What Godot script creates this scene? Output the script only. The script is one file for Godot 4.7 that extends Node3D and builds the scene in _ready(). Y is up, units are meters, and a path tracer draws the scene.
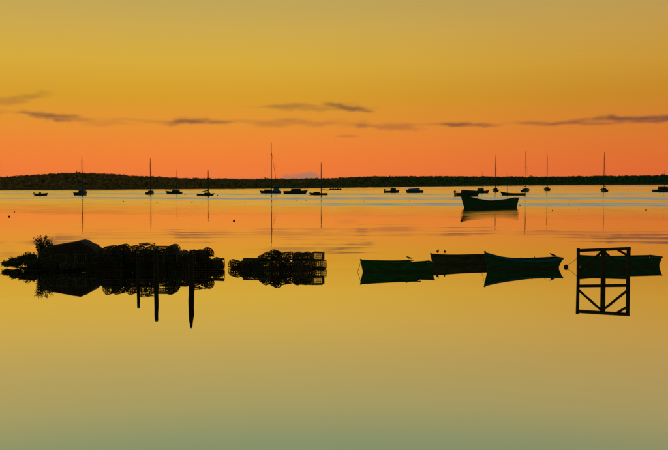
extends Node3D
# A harbour at dusk: moored dories and stacks of lobster traps on mirror-calm water, a low scrub-covered spit behind.

const CAM_H := 4.6          # eye height over the water, metres
const FOCAL := 900.0        # focal length in pixels of a 668 x 450 picture
const HORIZON := 178.5      # row of the true horizon in that picture
var cam_basis := Basis()
var taken := {}
var rng := RandomNumberGenerator.new()
var M := {}

# ---------------------------------------------------------------- pixels to places
func ray(px: float, py: float) -> Vector3:
	return cam_basis * Vector3(px - 334.0, 225.0 - py, -FOCAL)
func gp(px: float, py: float, h := 0.0) -> Vector3:      # where a pixel meets the level plane y = h
	var r := ray(px, py)
	return Vector3(0, CAM_H, 0) + r * ((h - CAM_H) / r.y)
func mpp(p: Vector3) -> float:                           # metres per picture pixel at p
	return (p - Vector3(0, CAM_H, 0)).length() / FOCAL

# ---------------------------------------------------------------- naming and tagging
func numbered(called: String) -> String:
	if not taken.has(called):
		taken[called] = 0
		return called
	taken[called] += 1
	return "%s_%03d" % [called, taken[called]]
func tag(o: Node, label: String, category: String, group := "", kind := "") -> void:
	if label: o.set_meta("label", label)
	if category: o.set_meta("category", category)
	if group: o.set_meta("group", group)
	if kind: o.set_meta("kind", kind)
func thing(called: String, at: Vector3, yaw: float, label: String, category: String, group := "") -> Node3D:
	var o := Node3D.new()
	o.name = numbered(called)
	add_child(o)
	o.position = at
	o.rotation.y = yaw
	tag(o, label, category, group)
	return o
func copy_of(o: Node3D, called: String, at: Vector3, rot: Vector3, label: String, category: String, group := "") -> Node3D:
	var c: Node3D = o.duplicate()
	c.name = numbered(called)
	add_child(c)
	c.position = at
	c.rotation = rot
	tag(c, label, category, group)
	return c

# ---------------------------------------------------------------- mesh helpers
func begin(smooth := false) -> SurfaceTool:
	var st := SurfaceTool.new()
	st.begin(Mesh.PRIMITIVE_TRIANGLES)
	st.set_smooth_group(0 if smooth else -1)
	return st
func tri(st: SurfaceTool, a: Vector3, b: Vector3, c: Vector3, out: Vector3) -> void:
	if (b - a).cross(c - a).dot(out) > 0.0:
		var t := b; b = c; c = t
	st.add_vertex(a); st.add_vertex(b); st.add_vertex(c)
func quad(st: SurfaceTool, a: Vector3, b: Vector3, c: Vector3, d: Vector3, out: Vector3) -> void:
	tri(st, a, b, c, out)
	tri(st, a, c, d, out)
func boxt(st: SurfaceTool, xf: Transform3D, s: Vector3, top := Vector2(1, 1)) -> void:   # centred box; top shrinks the upper face
	var v := []
	for y in [-0.5, 0.5]:
		for q in [[-0.5, -0.5], [0.5, -0.5], [0.5, 0.5], [-0.5, 0.5]]:
			var k := top if y > 0 else Vector2(1, 1)
			v.append(xf * Vector3(q[0] * s.x * k.x, y * s.y, q[1] * s.z * k.y))
	var c := xf.origin
	for f in [[0, 1, 2, 3], [4, 5, 6, 7], [0, 1, 5, 4], [1, 2, 6, 5], [2, 3, 7, 6], [3, 0, 4, 7]]:
		var m: Vector3 = (v[f[0]] + v[f[1]] + v[f[2]] + v[f[3]]) / 4.0
		quad(st, v[f[0]], v[f[1]], v[f[2]], v[f[3]], m - c)
func box(st: SurfaceTool, c: Vector3, s: Vector3, top := Vector2(1, 1)) -> void:
	boxt(st, Transform3D(Basis(), c), s, top)
func bar(st: SurfaceTool, a: Vector3, b: Vector3, w: float, h: float) -> void:          # a squared timber from a to b
	var z := (b - a).normalized()
	var ref := Vector3.UP if absf(z.y) < 0.9 else Vector3.RIGHT
	var x := ref.cross(z).normalized()
	var y := z.cross(x)
	boxt(st, Transform3D(Basis(x, y, z), (a + b) / 2), Vector3(w, h, (b - a).length()))
func tube(st: SurfaceTool, pts: Array, radii: Array, sides := 8, squash := 1.0) -> void:
	var rings := []
	var side := Vector3.ZERO
	for i in pts.size():
		var d: Vector3 = (pts[mini(i + 1, pts.size() - 1)] - pts[maxi(i - 1, 0)]).normalized()
		if side == Vector3.ZERO:
			side = (Vector3.UP if absf(d.y) < 0.9 else Vector3.RIGHT).cross(d).normalized()
		side = (side - d * side.dot(d)).normalized()
		var up := d.cross(side)
		var ring := []
		for k in sides:
			var a := TAU * k / sides
			ring.append(pts[i] + (side * cos(a) * squash + up * sin(a)) * radii[i])
		rings.append(ring)
	for i in pts.size() - 1:
		var mid: Vector3 = (pts[i] + pts[i + 1]) / 2
		for k in sides:
			var n := (k + 1) % sides
			var m: Vector3 = (rings[i][k] + rings[i + 1][n]) / 2
			quad(st, rings[i][k], rings[i][n], rings[i + 1][n], rings[i + 1][k], m - mid)
	for e in [0, pts.size() - 1]:
		var out: Vector3 = pts[e] - pts[1 if e == 0 else e - 1]
		for k in range(1, sides - 1):
			tri(st, rings[e][0], rings[e][k], rings[e][k + 1], out)
func build(st: SurfaceTool, called: String, m: Material, parent: Node, at := Vector3.ZERO) -> MeshInstance3D:
	st.generate_normals()
	var o := MeshInstance3D.new()
	o.name = called
	o.mesh = st.commit()
	o.material_override = m
	o.position = at
	parent.add_child(o, true)
	return o
func put(mesh: Mesh, called: String, m: Material, parent: Node, at := Vector3.ZERO) -> MeshInstance3D:
	var o := MeshInstance3D.new()
	o.name = called
	o.mesh = mesh
	o.material_override = m
	o.position = at
	parent.add_child(o, true)
	return o

# ---------------------------------------------------------------- materials
func noise_tex(seed_: int, freq: float, lo: float, hi: float, stretch := 1) -> ImageTexture:
	var n := FastNoiseLite.new()
	n.seed = seed_
	n.frequency = freq
	n.fractal_octaves = 4
	var im := n.get_seamless_image(256, 256)
	im.convert(Image.FORMAT_RGB8)
	for y in 256:
		for x in 256:
			var v := lerpf(lo, hi, im.get_pixel(x, y).r)
			im.set_pixel(x, y, Color(v, v, v))
	if stretch > 1:
		im.resize(256, 256 / stretch, Image.INTERPOLATE_BILINEAR)
	return ImageTexture.create_from_image(im)
func mat(c: Color, rough := 0.8, tex: Texture2D = null, scale := 1.0, metal := 0.0) -> StandardMaterial3D:
	var m := StandardMaterial3D.new()
	m.albedo_color = c.linear_to_srgb()
	m.roughness = rough
	m.metallic = metal
	m.metallic_specular = 0.5 if rough < 0.3 else 0.2
	if tex:
		m.albedo_texture = tex
		m.uv1_triplanar = true
		m.uv1_scale = Vector3.ONE * scale
	return m
func make_materials() -> void:
	var worn := noise_tex(3, 0.03, 0.4, 1.0)
	var streaked := noise_tex(7, 0.035, 0.5, 1.0)
	var grain := noise_tex(5, 0.03, 0.35, 1.0, 4)
	M.green = mat(Color(0.016, 0.12, 0.006), 0.55, streaked, 1.0)
	M.green.uv1_scale = Vector3(0.16, 1.5, 0.6)
	M.dark_green = mat(Color(0.015, 0.088, 0.006), 0.6, streaked, 1.0)
	M.dark_green.uv1_scale = Vector3(0.16, 1.5, 0.6)
	M.moss = mat(Color(0.07, 0.08, 0.008), 0.7, streaked, 1.0)
	M.moss.uv1_scale = Vector3(0.16, 1.5, 0.6)
	M.bottle = mat(Color(0.014, 0.085, 0.006), 0.5, streaked, 1.0)
	M.bottle.uv1_scale = Vector3(0.16, 1.5, 0.6)
	M.teal = mat(Color(0.015, 0.14, 0.11), 0.6, worn, 1.2)
	M.inside = mat(Color(0.04, 0.08, 0.02), 0.7, worn, 1.1)
	M.wood = mat(Color(0.07, 0.05, 0.02), 0.85, grain, 1.6)
	M.old_wood = mat(Color(0.06, 0.055, 0.008), 0.9, grain, 2.0)
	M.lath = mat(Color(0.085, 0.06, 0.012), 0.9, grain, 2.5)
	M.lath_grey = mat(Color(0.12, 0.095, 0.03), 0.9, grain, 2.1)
	M.lath_green = mat(Color(0.04, 0.075, 0.012), 0.9, grain, 1.7)
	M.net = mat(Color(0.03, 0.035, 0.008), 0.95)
	M.wire = mat(Color(0.06, 0.06, 0.012), 0.6)
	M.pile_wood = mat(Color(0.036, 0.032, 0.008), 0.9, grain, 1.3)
	M.pale = mat(Color(0.3, 0.27, 0.2), 0.9, worn, 4.0)
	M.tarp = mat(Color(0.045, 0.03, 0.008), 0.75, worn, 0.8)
	M.rope = mat(Color(0.06, 0.045, 0.025), 0.95)
	M.mud = mat(Color(0.03, 0.026, 0.006), 0.9, worn, 0.6)
	M.weed = mat(Color(0.05, 0.22, 0.03), 0.8, worn, 1.0)
	M.leaf = mat(Color(0.05, 0.055, 0.01), 0.8)
	M.bark = mat(Color(0.025, 0.018, 0.01), 0.95)
	M.feather = mat(Color(0.025, 0.022, 0.018), 0.9)
	M.beak = mat(Color(0.12, 0.07, 0.01), 0.6)
	M.hull_dark = mat(Color(0.016, 0.07, 0.006), 0.45, worn, 0.4)
	M.hull_blue = mat(Color(0.015, 0.07, 0.07), 0.5, worn, 0.4)
	M.deck = mat(Color(0.05, 0.055, 0.045), 0.7, worn, 0.5)
	M.cabin = mat(Color(0.04, 0.06, 0.025), 0.6, worn, 0.5)
	M.glass = mat(Color(0.01, 0.012, 0.015), 0.08)
	M.cover = mat(Color(0.01, 0.10, 0.16), 0.85)
	M.spar = mat(Color(0.03, 0.02, 0.012), 0.4)
	M.engine = mat(Color(0.01, 0.01, 0.01), 0.35)
	M.buoy = mat(Color(0.05, 0.035, 0.02), 0.6)
	M.sand = mat(Color(0.14, 0.08, 0.03), 0.95, worn, 0.05)
	M.land = mat(Color(0.06, 0.05, 0.012), 0.95, worn, 0.06)
	M.rock = mat(Color(0.04, 0.035, 0.02), 0.9, worn, 0.5)

# ---------------------------------------------------------------- sky: air and clouds only
func smooth(a: float, b: float, x: float) -> float:
	var t := clampf((x - a) / (b - a), 0.0, 1.0)
	return t * t * (3.0 - 2.0 * t)
const SKY_KEYS := [[0.0, 234, 118, 62], [1.0, 236, 123, 57], [2.2, 234, 131, 55], [3.6, 224, 143, 52], [5.2, 211, 153, 46], [7.2, 211, 166, 62], [9.2, 202, 165, 80],
	[11.4, 185, 159, 94], [14.0, 168, 155, 103], [16.8, 134, 145, 113], [20.0, 128, 141, 128], [28.0, 124, 134, 152], [45.0, 104, 116, 142], [90.0, 76, 90, 118]]
func sky_front(el: float) -> Color:
	for i in SKY_KEYS.size() - 1:
		var a: Array = SKY_KEYS[i]
		var b: Array = SKY_KEYS[i + 1]
		if el <= b[0]:
			var t: float = (el - a[0]) / (b[0] - a[0])
			return Color(lerpf(a[1], b[1], t) / 255.0, lerpf(a[2], b[2], t) / 255.0, lerpf(a[3], b[3], t) / 255.0)
	return Color(60 / 255.0, 72 / 255.0, 98 / 255.0)
func sky_at(az: float, el: float) -> Color:              # degrees; az 0 straight ahead, right positive; the sun has gone down at az -14
	var c := sky_front(maxf(el, 0.0))
	var off := absf(wrapf(az + 14.0, -180.0, 180.0))
	var side := smooth(6.0, 42.0, off) * (1.0 - 0.75 * smooth(4.0, 15.0, el)) * (1.0 - smooth(15.0, 35.0, el))
	c = Color(c.r * lerpf(1.02, 0.93, side), c.g * lerpf(1.03, 0.86, side), c.b * lerpf(0.98, 0.88, side))
	var back := smooth(40.0, 150.0, off) * (1.0 - smooth(30.0, 80.0, el))
	var dusk := Color(0.47, 0.43, 0.41).lerp(Color(0.40, 0.43, 0.47), smooth(2.0, 25.0, el))
	c = c.lerp(dusk, back)
	return c.srgb_to_linear()
# each cloud: centre x, y (picture pixels), half length, half height, tilt, strength
const CLOUDS := [[54, 120, 30, 4.2, 0.02, 1.0], [100, 124, 40, 3.0, 0.06, 0.3], [199, 122.5, 32, 3.8, -0.02, 1.0], [183, 119, 12, 1.6, -0.02, 0.45], [15, 104, 34, 5.0, -0.10, 0.45], [135, 122, 60, 1.8, 0.03, 0.3], [262, 122, 60, 2.2, -0.02, 0.3], [420, 125, 60, 1.6, 0.0, 0.3], [300, 106, 50, 2.4, -0.02, 0.35], [318, 108, 56, 3.6, 0.03, 0.45], [348, 107.5, 22, 3.0, 0.14, 0.85],
	[300, 123, 48, 4.0, 0.0, 0.4], [385, 127, 38, 3.4, 0.04, 0.5], [362, 127, 6, 3.0, 0.0, 0.5], [348, 136, 11, 1.1, 0.0, 0.7], [466, 126, 34, 2.2, 0.0, 1.0], [480, 124.5, 12, 1.8, 0.0, 0.6], [545, 124.5, 42, 2.2, 0.0, 0.6],
	[636, 123.5, 62, 3.4, -0.01, 1.1], [720, 121, 70, 4.0, -0.03, 0.7], [585, 125.5, 40, 2.0, 0.0, 0.6], [-60, 114, 60, 4.0, 0.03, 0.5], [-160, 122, 70, 4.0, 0.0, 0.5], [840, 112, 60, 4.0, 0.02, 0.5], [-320, 105, 90, 6.0, 0.0, 0.4], [1000, 126, 80, 4.0, 0.0, 0.5], [1180, 104, 100, 6.0, 0.0, 0.4]]
func make_sky() -> PanoramaSkyMaterial:
	var w := 4096
	var h := 2048
	var small := Image.create(128, 512, false, Image.FORMAT_RGBF)
	for y in 512:
		var el := 90.0 - (y + 0.5) / 512.0 * 180.0
		for x in 128:
			small.set_pixel(x, y, sky_at((x + 0.5) / 128.0 * 360.0 - 180.0, maxf(el, -0.5)))
	small.resize(w, h, Image.INTERPOLATE_BILINEAR)
	var n := FastNoiseLite.new()
	n.seed = 11
	n.frequency = 0.011
	n.fractal_octaves = 5
	var deg := 360.0 / w
	for c in CLOUDS:                                      # thin grey-brown bars of cloud, laid out by direction
		var az0 := rad_to_deg(atan((c[0] - 334.0) / FOCAL))
		var el0 := rad_to_deg(atan((HORIZON - c[1]) / FOCAL))
		var hw: float = c[2] / 15.7
		var hh: float = c[3] / 15.7
		for yi in range(int((90.0 - el0 - hh * 3.5) / deg), int((90.0 - el0 + hh * 3.5) / deg) + 1):
			for xi in range(int((az0 + 180.0 - hw * 1.5) / deg), int((az0 + 180.0 + hw * 1.5) / deg) + 1):
				var az := (xi + 0.5) * deg - 180.0
				var el := 90.0 - (yi + 0.5) * deg
				var u: float = (az - az0) / hw
				var mid: float = el0 - c[4] * (az - az0) + n.get_noise_2d(az * 26.0, c[0]) * hh * 1.3
				var v: float = (el - mid) / (hh * (1.0 if el > mid else 0.8))
				var d := u * u + v * v + n.get_noise_2d(az * 26.0 + c[0], el * 330.0) * 1.2
				var a: float = c[5] * (1.0 - smooth(-0.2, 1.5, d))
				if a > 0.003 and xi >= 0 and xi < w:
					var s := small.get_pixel(xi, yi)
					small.set_pixel(xi, yi, s.lerp(Color(s.r * 0.40, s.g * 0.42, s.b * 0.95 + 0.012), a))
	# a small pinkish cumulus standing over the spit
	for lump in [[300, 176.8, 15, 2.8], [311, 175.0, 7, 3.4], [287, 176.6, 6, 1.9], [305, 175.8, 9, 3.4], [316, 177, 5, 2.4]]:
		var az0 := rad_to_deg(atan((lump[0] - 334.0) / FOCAL))
		var el0 := rad_to_deg(atan((HORIZON - lump[1]) / FOCAL))
		for yi in range(int((90.0 - el0 - 0.6) / deg), int((90.0 - el0 + 0.4) / deg)):
			for xi in range(int((az0 + 178.0) / deg), int((az0 + 182.0) / deg)):
				var az := (xi + 0.5) * deg - 180.0
				var el := 90.0 - (yi + 0.5) * deg
				var d := pow((az - az0) * 15.7 / lump[2], 2) + pow((el - el0) * 15.7 / lump[3], 2) + n.get_noise_2d(az * 260.0, el * 260.0) * 0.6
				var a := 0.85 * (1.0 - smooth(0.5, 1.2, d))
				if a > 0.003:
					var s := small.get_pixel(xi, yi)
					small.set_pixel(xi, yi, s.lerp(Color(0.46, 0.19, 0.11), a))
	var turned := Image.create(w, h, false, Image.FORMAT_RGBF)   # the picture's edge, not its middle, lies straight ahead
	turned.blit_rect(small, Rect2i(w / 2, 0, w / 2, h), Vector2i(0, 0))
	turned.blit_rect(small, Rect2i(0, 0, w / 2, h), Vector2i(w / 2, 0))
	var m := PanoramaSkyMaterial.new()
	m.panorama = ImageTexture.create_from_image(turned)
	return m

# ---------------------------------------------------------------- water
func ripple(x: float, z: float) -> float:                # slope of the wind ripples lying in streaks off the far shore
	var d := -z
	var v := HORIZON + FOCAL * CAM_H / d                 # streaks thin out with distance as 1/d
	var u := clampf(334.0 + x / d * FOCAL, -400.0, 1100.0)
	var k := clampf(u / 668.0, -0.3, 1.4)
	var wob := streak.get_noise_2d(x * 0.9, z * 0.35) * 0.7
	v += wob
	var edge := lerpf(203.0, 209.5, k)                   # the breeze dies out here
	var s := 0.032 * (1.0 - smooth(-2.0, 1.5, v - edge)) + 0.065 * (1.0 - smooth(0.0, 15.0, v - edge))
	s = maxf(s, 0.40 * smooth(0.5, 0.75, k) * (1.0 - smooth(0.3, 0.9, absf(v - 188.2))))
	s = maxf(s, 0.36 * (1.0 - smooth(0.5, 1.2, absf(v - 194.0))))
	s = maxf(s, 0.42 * (1.0 - smooth(0.5, 1.0, absf(v - 198.2) / lerpf(0.9, 2.1, k))))
	s = maxf(s, 0.42 * smooth(0.25, 0.65, k) * (1.0 - smooth(0.5, 1.0, absf(v - 204.8) / lerpf(0.6, 2.5, k))))
	s = maxf(s, 0.12 * (1.0 - smooth(0.5, 1.0, absf(v - 191.0) / 1.1)))
	s = maxf(s, 0.10 * (1.0 - smooth(0.5, 1.0, absf(v - lerpf(201.0, 208.2, k)) / 0.9)))
	return s
var streak := FastNoiseLite.new()
func make_water() -> void:
	streak.seed = 21
	streak.frequency = 0.012
	streak.fractal_octaves = 3
	var cols := [-5000.0, -1500.0, -600.0, -380.0]
	for i in 65:
		cols.append(-288.0 + 9.0 * i)
	cols.append_array([380.0, 600.0, 1500.0, 5000.0])
	var rows := [400.0, 60.0, -10.0]
	var z := -20.0
	while z > -700.0:
		rows.append(z)
		var top := 0.0
		if z < -80.0:
			for i in range(4, 69, 4):
				top = maxf(top, maxf(ripple(cols[i], z), ripple(cols[i], z - 1.5)))
		z -= (0.17 if z > -330.0 else 0.3) if top > 0.003 else (0.6 if z > -125.0 else 1.2)
	rows.append_array([-720.0, -900.0, -1500.0, -3000.0, -7000.0])
	var nc := cols.size()
	var pos := PackedVector3Array()
	var nor := PackedVector3Array()
	var idx := PackedInt32Array()
	var ph := FastNoiseLite.new()
	ph.seed = 8
	ph.frequency = 0.02
	for r in rows.size():
		var rz: float = rows[r]
		for c in nc:
			var x: float = cols[c]
			var y := 0.0
			var sx := 0.0
			var sz := 0.0
			if rz < -18.0 and rz > -705.0 and absf(x) < 370.0:
				var s := ripple(x, rz) if rz < -80.0 else 0.0
				if s > 0.001:
					var p := ph.get_noise_2d(x, rz) * 9.0
					for q in [[7.3, 0.55, 0.0, 0.62], [10.9, 0.9, 2.1, 0.4], [5.1, -0.45, 4.0, 0.4]]:
						var a: float = q[0] * rz + q[1] * x + q[2] + p
						y += s * q[3] / q[0] * sin(a)
						sz += s * q[3] * cos(a)
						sx += s * q[3] * q[1] / q[0] * cos(a)
				# the faintest swell everywhere else
				var fade := smooth(18.0, 60.0, -rz) * 0.003
				var nn := ph.get_noise_2d(x * 3.0, rz)
				for q in [[1.1, 0.05, 0.6], [2.3, -0.12, 0.5]]:
					var b: float = q[0] * rz + q[1] * x + nn * 7.0 * q[0]
					y += fade * q[2] / q[0] * sin(b)
					sz += fade * q[2] * cos(b)
			pos.append(Vector3(x, y, rz))
			nor.append(Vector3(-sx, 1.0, -sz).normalized())
	for r in rows.size() - 1:
		for c in nc - 1:
			var a := r * nc + c
			idx.append_array([a, a + nc, a + 1, a + 1, a + nc, a + nc + 1])
	var arr := []
	arr.resize(Mesh.ARRAY_MAX)
	arr[Mesh.ARRAY_VERTEX] = pos
	arr[Mesh.ARRAY_NORMAL] = nor
	arr[Mesh.ARRAY_INDEX] = idx
	var me := ArrayMesh.new()
	me.add_surface_from_arrays(Mesh.PRIMITIVE_TRIANGLES, arr)
	var m := StandardMaterial3D.new()
	m.albedo_color = Color(0.975, 0.97, 0.96)
	m.metallic = 1.0
	m.roughness = 0.015
	var o := put(me, "water", m, self)
	tag(o, "calm harbour water mirroring the sunset sky", "water", "", "structure")
	print("water rows ", rows.size())

# ---------------------------------------------------------------- the far spit
const SHORE := [[-330, 191.5], [-100, 190.6], [0, 190], [120, 189.4], [240, 189], [330, 187.9], [440, 186.2], [560, 185], [668, 184.5], [1000, 183.6]]
const CREST := [[-330, 176], [-100, 176.5], [0, 176.3], [20, 175.4], [40, 173.8], [70, 172.2], [95, 172.2], [125, 174.5], [150, 175.6], [180, 177.2], [210, 178.0], [280, 178.2], [330, 177.6], [345, 176.4], [380, 175.7], [440, 175.7], [560, 176.3], [600, 175.2], [630, 175.3], [668, 174.6], [1000, 174]]
func along(table: Array, x: float) -> float:
	for i in table.size() - 1:
		if x <= table[i + 1][0]:
			return lerpf(table[i][1], table[i + 1][1], clampf((x - table[i][0]) / float(table[i + 1][0] - table[i][0]), 0.0, 1.0))
	return table[-1][1]
func spit_point(u: float, t: float, bump: FastNoiseLite) -> Vector3:   # u along the shore, t 0 at the water, 1 at the crest, 2 far side
	var s := gp(u, along(SHORE, u))
	var dir := Vector3(s.x, 0, s.z).normalized()
	var crest_d := Vector2(s.x, s.z).length() + 55.0
	var r := ray(u, along(CREST, u))
	var top := CAM_H + r.y / Vector2(r.x, r.z).length() * crest_d - 1.95
	var p := s + dir * (55.0 * t)
	var hgt := top * (smooth(0.04, 1.0, t) if t <= 1.0 else 1.0 - smooth(1.2, 2.2, t))
	p.y = hgt + bump.get_noise_2d(p.x, p.z) * 0.5 * smooth(0.1, 0.4, t) - 0.1 + 0.45 * smooth(0.0, 0.06, t)
	return p
func clump_mesh(seed_: int, leaves: int, size: float) -> ArrayMesh:     # one scrubby crown of leaf sprays
	var g := RandomNumberGenerator.new()
	g.seed = seed_
	var st := begin()
	for i in leaves:
		var dir := Vector3(g.randfn(), absf(g.randfn()) * 0.9, g.randfn()).normalized()
		var rad := pow(g.randf(), 0.45)
		var c := Vector3(dir.x * 0.5, 0.12 + dir.y * 0.85, dir.z * 0.5) * rad
		var a := Vector3(g.randfn(), g.randfn(), g.randfn()).normalized() * size * g.randf_range(0.6, 1.3)
		var b := a.cross(Vector3(g.randfn(), g.randfn(), g.randfn())).normalized() * size * g.randf_range(0.4, 0.8)
		tri(st, c - a, c + b, c + a, dir)
		tri(st, c - a, c - b, c + a, dir)
	st.generate_normals()
	return st.commit()
func make_spit() -> void:
	var bump := FastNoiseLite.new()
	bump.seed = 4
	bump.frequency = 0.03
	var ts := [-0.05, 0.0, 0.03, 0.07, 0.15, 0.3, 0.5, 0.7, 0.85, 1.0, 1.2, 1.5, 2.2]
	var st := begin(true)
	var sand := begin(true)
	var u := -330.0
	while u < 1000.0:
		for i in ts.size() - 1:
			var q := [spit_point(u, ts[i], bump), spit_point(u, ts[i + 1], bump), spit_point(u + 7.0, ts[i + 1], bump), spit_point(u + 7.0, ts[i], bump)]
			quad(sand if i < 2 else st, q[0], q[1], q[2], q[3], Vector3.UP)
		u += 7.0
	var land := build(st, "far_spit", M.land, self)
	tag(land, "low scrub covered spit of land across the harbour", "land", "", "structure")
	var beach := build(sand, "beach", M.sand, self)
	tag(beach, "thin strip of sand at the foot of the far spit", "beach", "", "structure")
	# scrub and low woods on the spit, one unbroken mass
	var g := RandomNumberGenerator.new()
	g.seed = 77
	var spots := []
	while spots.size() < 15000:
		var uu := g.randf_range(-330.0, 995.0)
		var t := g.randf_range(0.07, 1.25)
		var p := spit_point(uu, t, bump)
		var s := g.randf_range(0.8, 1.7) * (0.55 + 0.45 * smooth(0.1, 0.6, t))
		s *= 1.0 + 0.3 * maxf(0.0, bump.get_noise_2d(p.x * 2.2 + 500.0, 0.0)) + (g.randf_range(0.3, 0.9) if g.randf() < 0.003 else 0.0)
		spots.append([p, s, uu])
	var mm := MultiMesh.new()
	mm.transform_format = MultiMesh.TRANSFORM_3D
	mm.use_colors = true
	mm.mesh = clump_mesh(9, 190, 0.12)
	mm.instance_count = spots.size()
	for i in spots.size():
		var p: Vector3 = spots[i][0]
		var s: float = spots[i][1]
		var b := Basis(Vector3.UP, g.randf() * TAU).scaled(Vector3(s * g.randf_range(1.3, 2.2), s, s * g.randf_range(1.3, 2.2)))
		mm.set_instance_transform(i, Transform3D(b, p - Vector3(0, 0.15, 0)))
		var k := clampf(spots[i][2] / 668.0, 0.0, 1.0)    # brown heath left, dark pine scrub right; warm haze painted into the brown
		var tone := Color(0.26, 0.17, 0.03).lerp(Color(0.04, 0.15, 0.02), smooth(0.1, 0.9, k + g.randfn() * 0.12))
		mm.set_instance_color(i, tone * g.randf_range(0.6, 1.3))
	var o := MultiMeshInstance3D.new()
	o.name = "far_scrub"
	o.multimesh = mm
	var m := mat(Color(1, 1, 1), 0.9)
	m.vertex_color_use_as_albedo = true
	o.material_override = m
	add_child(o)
	tag(o, "dark band of scrub and low woods along the far spit", "scrub", "", "stuff")

# ---------------------------------------------------------------- boats
# hull: bow towards +x, y = 0 at the waterline
func half_beam(p: Dictionary, t: float) -> float:
	var b: float
	if t < 0.42:
		b = lerpf(p.tw, 1.0, sin(PI / 2 * t / 0.42))
	else:
		b = 1.0 - pow((t - 0.42) / 0.58, 2.3)
	return maxf(b * p.B * 0.5, 0.02)
func sheer(p: Dictionary, t: float) -> float:
	var y: float
	if t < 0.42:
		y = lerpf(p.hm, p.hs, pow(1.0 - t / 0.42, 2.0))
	else:
		y = lerpf(p.hm, p.hb, pow((t - 0.42) / 0.58, 1.9))
	if p.has("step") and t < 0.2:
		y -= p.step
	return y
func hull_point(p: Dictionary, t: float, yf: float, side: float, inset := 0.0) -> Vector3:
	var top := sheer(p, t)
	var y := lerpf(-p.draft, top, yf)
	var wide := lerpf(p.get("bottom", 0.58), 1.0, pow(yf, 0.62))
	var x: float = lerpf(-p.L / 2 + p.rs * (1.0 - yf), p.L / 2 - p.rb * (1.0 - yf), t)
	return Vector3(x, y, side * maxf(half_beam(p, t) * wide - inset, 0.004))
func hull_mesh(p: Dictionary, decked := false) -> SurfaceTool:
	var st := begin(false)
	var n := 18
	var yfs := [1.0, 0.8, 0.6, 0.4, 0.2, 0.0]
	var lap: float = 0.0 if decked else p.B * 0.012      # each strake overlaps the one below
	for i in n:
		var t0 := float(i) / n
		var t1 := float(i + 1) / n
		if p.has("step") and i == 3: t1 = 0.199
		if p.has("step") and i == 4: t0 = 0.199
		for s in [-1.0, 1.0]:
			for j in yfs.size() - 1:
				var e0 := hull_point(p, t0, yfs[j + 1], s)
				var e1 := hull_point(p, t1, yfs[j + 1], s)
				var o0 := e0 + Vector3(0, 0, s * lap)
				var o1 := e1 + Vector3(0, 0, s * lap)
				quad(st, hull_point(p, t0, yfs[j], s), hull_point(p, t1, yfs[j], s), o1, o0, Vector3(0, -0.3, s))
				if lap > 0.0: quad(st, o0, o1, e1, e0, Vector3.DOWN)
			if not decked:
				var prev := [hull_point(p, t0, 1.0, s), hull_point(p, t1, 1.0, s)]
				var first := true
				for yf in [1.0, 0.7, 0.45, 0.0]:
					var q := [hull_point(p, t0, yf, s, 0.035), hull_point(p, t1, yf, s, 0.035)]
					for e in 2:
						if yf < 0.2:
							q[e].y = p.floor
							q[e].z *= 0.9
						q[e].y = maxf(q[e].y, p.floor)
						q[e].x = clampf(q[e].x, -p.L / 2 + p.rs + 0.05, p.L / 2 - 0.12)
					quad(st, prev[0], prev[1], q[1], q[0], Vector3.UP if first else Vector3(0, 0.2, -s))
					first = false
					prev = q
				quad(st, prev[0], prev[1], Vector3(prev[1].x, p.floor, 0), Vector3(prev[0].x, p.floor, 0), Vector3.UP)
			else:
				var a0 := hull_point(p, t0, 1.0, s)
				var a1 := hull_point(p, t1, 1.0, s)
				quad(st, a0, a1, Vector3(a1.x, a1.y + 0.05, 0), Vector3(a0.x, a0.y + 0.05, 0), Vector3.UP)
	for j in yfs.size() - 1:                              # transom
		quad(st, hull_point(p, 0, yfs[j], -1), hull_point(p, 0, yfs[j], 1), hull_point(p, 0, yfs[j + 1], 1), hull_point(p, 0, yfs[j + 1], -1), Vector3(-1, 0, 0))
	return st
func rails(p: Dictionary, wide: float, high: float, called: String, m: Material, root: Node3D) -> void:   # a rubbing strake along each gunwale
	var n := 15
	for s in [-1.0, 1.0]:
		for part in ([[0, 3], [3, n]] if p.has("step") else [[0, n]]):
			var st := begin()
			for i in range(part[0], part[1]):
				var t0 := float(i) / n + (0.001 if i == 3 else 0.0)
				var t1 := float(i + 1) / n - (0.001 if i == 2 else 0.0)
				bar(st, hull_point(p, t0, 1.0, s) + Vector3(-0.004, -0.01, s * wide * 0.3), hull_point(p, t1, 1.0, s) + Vector3(0.004, -0.01, s * wide * 0.3), wide, high)
			build(st, called, m, root)
func outboard(parent: Node3D, at: Vector3, s := 1.0) -> void:
	var st := begin()
	box(st, Vector3(-0.1, 0.22, 0) * s, Vector3(0.34, 0.3, 0.24) * s, Vector2(0.75, 0.7))
	var o := build(st, "outboard_motor", M.engine, parent, at)
	st = begin()
	box(st, Vector3(-0.12, -0.25, 0) * s, Vector3(0.14, 0.66, 0.08) * s, Vector2(1.3, 1.3))
	build(st, "drive_leg", M.engine, o)
	st = begin()
	bar(st, Vector3(0.05, 0.2, 0) * s, Vector3(0.5, 0.28, 0) * s, 0.04, 0.04)
	build(st, "tiller", M.engine, o)
func rope(parent: Node3D, called: String, a: Vector3, b: Vector3, sag: float, r := 0.012) -> void:
	var st := begin(true)
	var pts := []
	var rr := []
	for i in 9:
		var t := i / 8.0
		pts.append(a.lerp(b, t) + Vector3(0, -sag * 4.0 * t * (1.0 - t), 0))
		rr.append(r)
	tube(st, pts, rr, 5)
	build(st, called, M.rope, parent)
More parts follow.
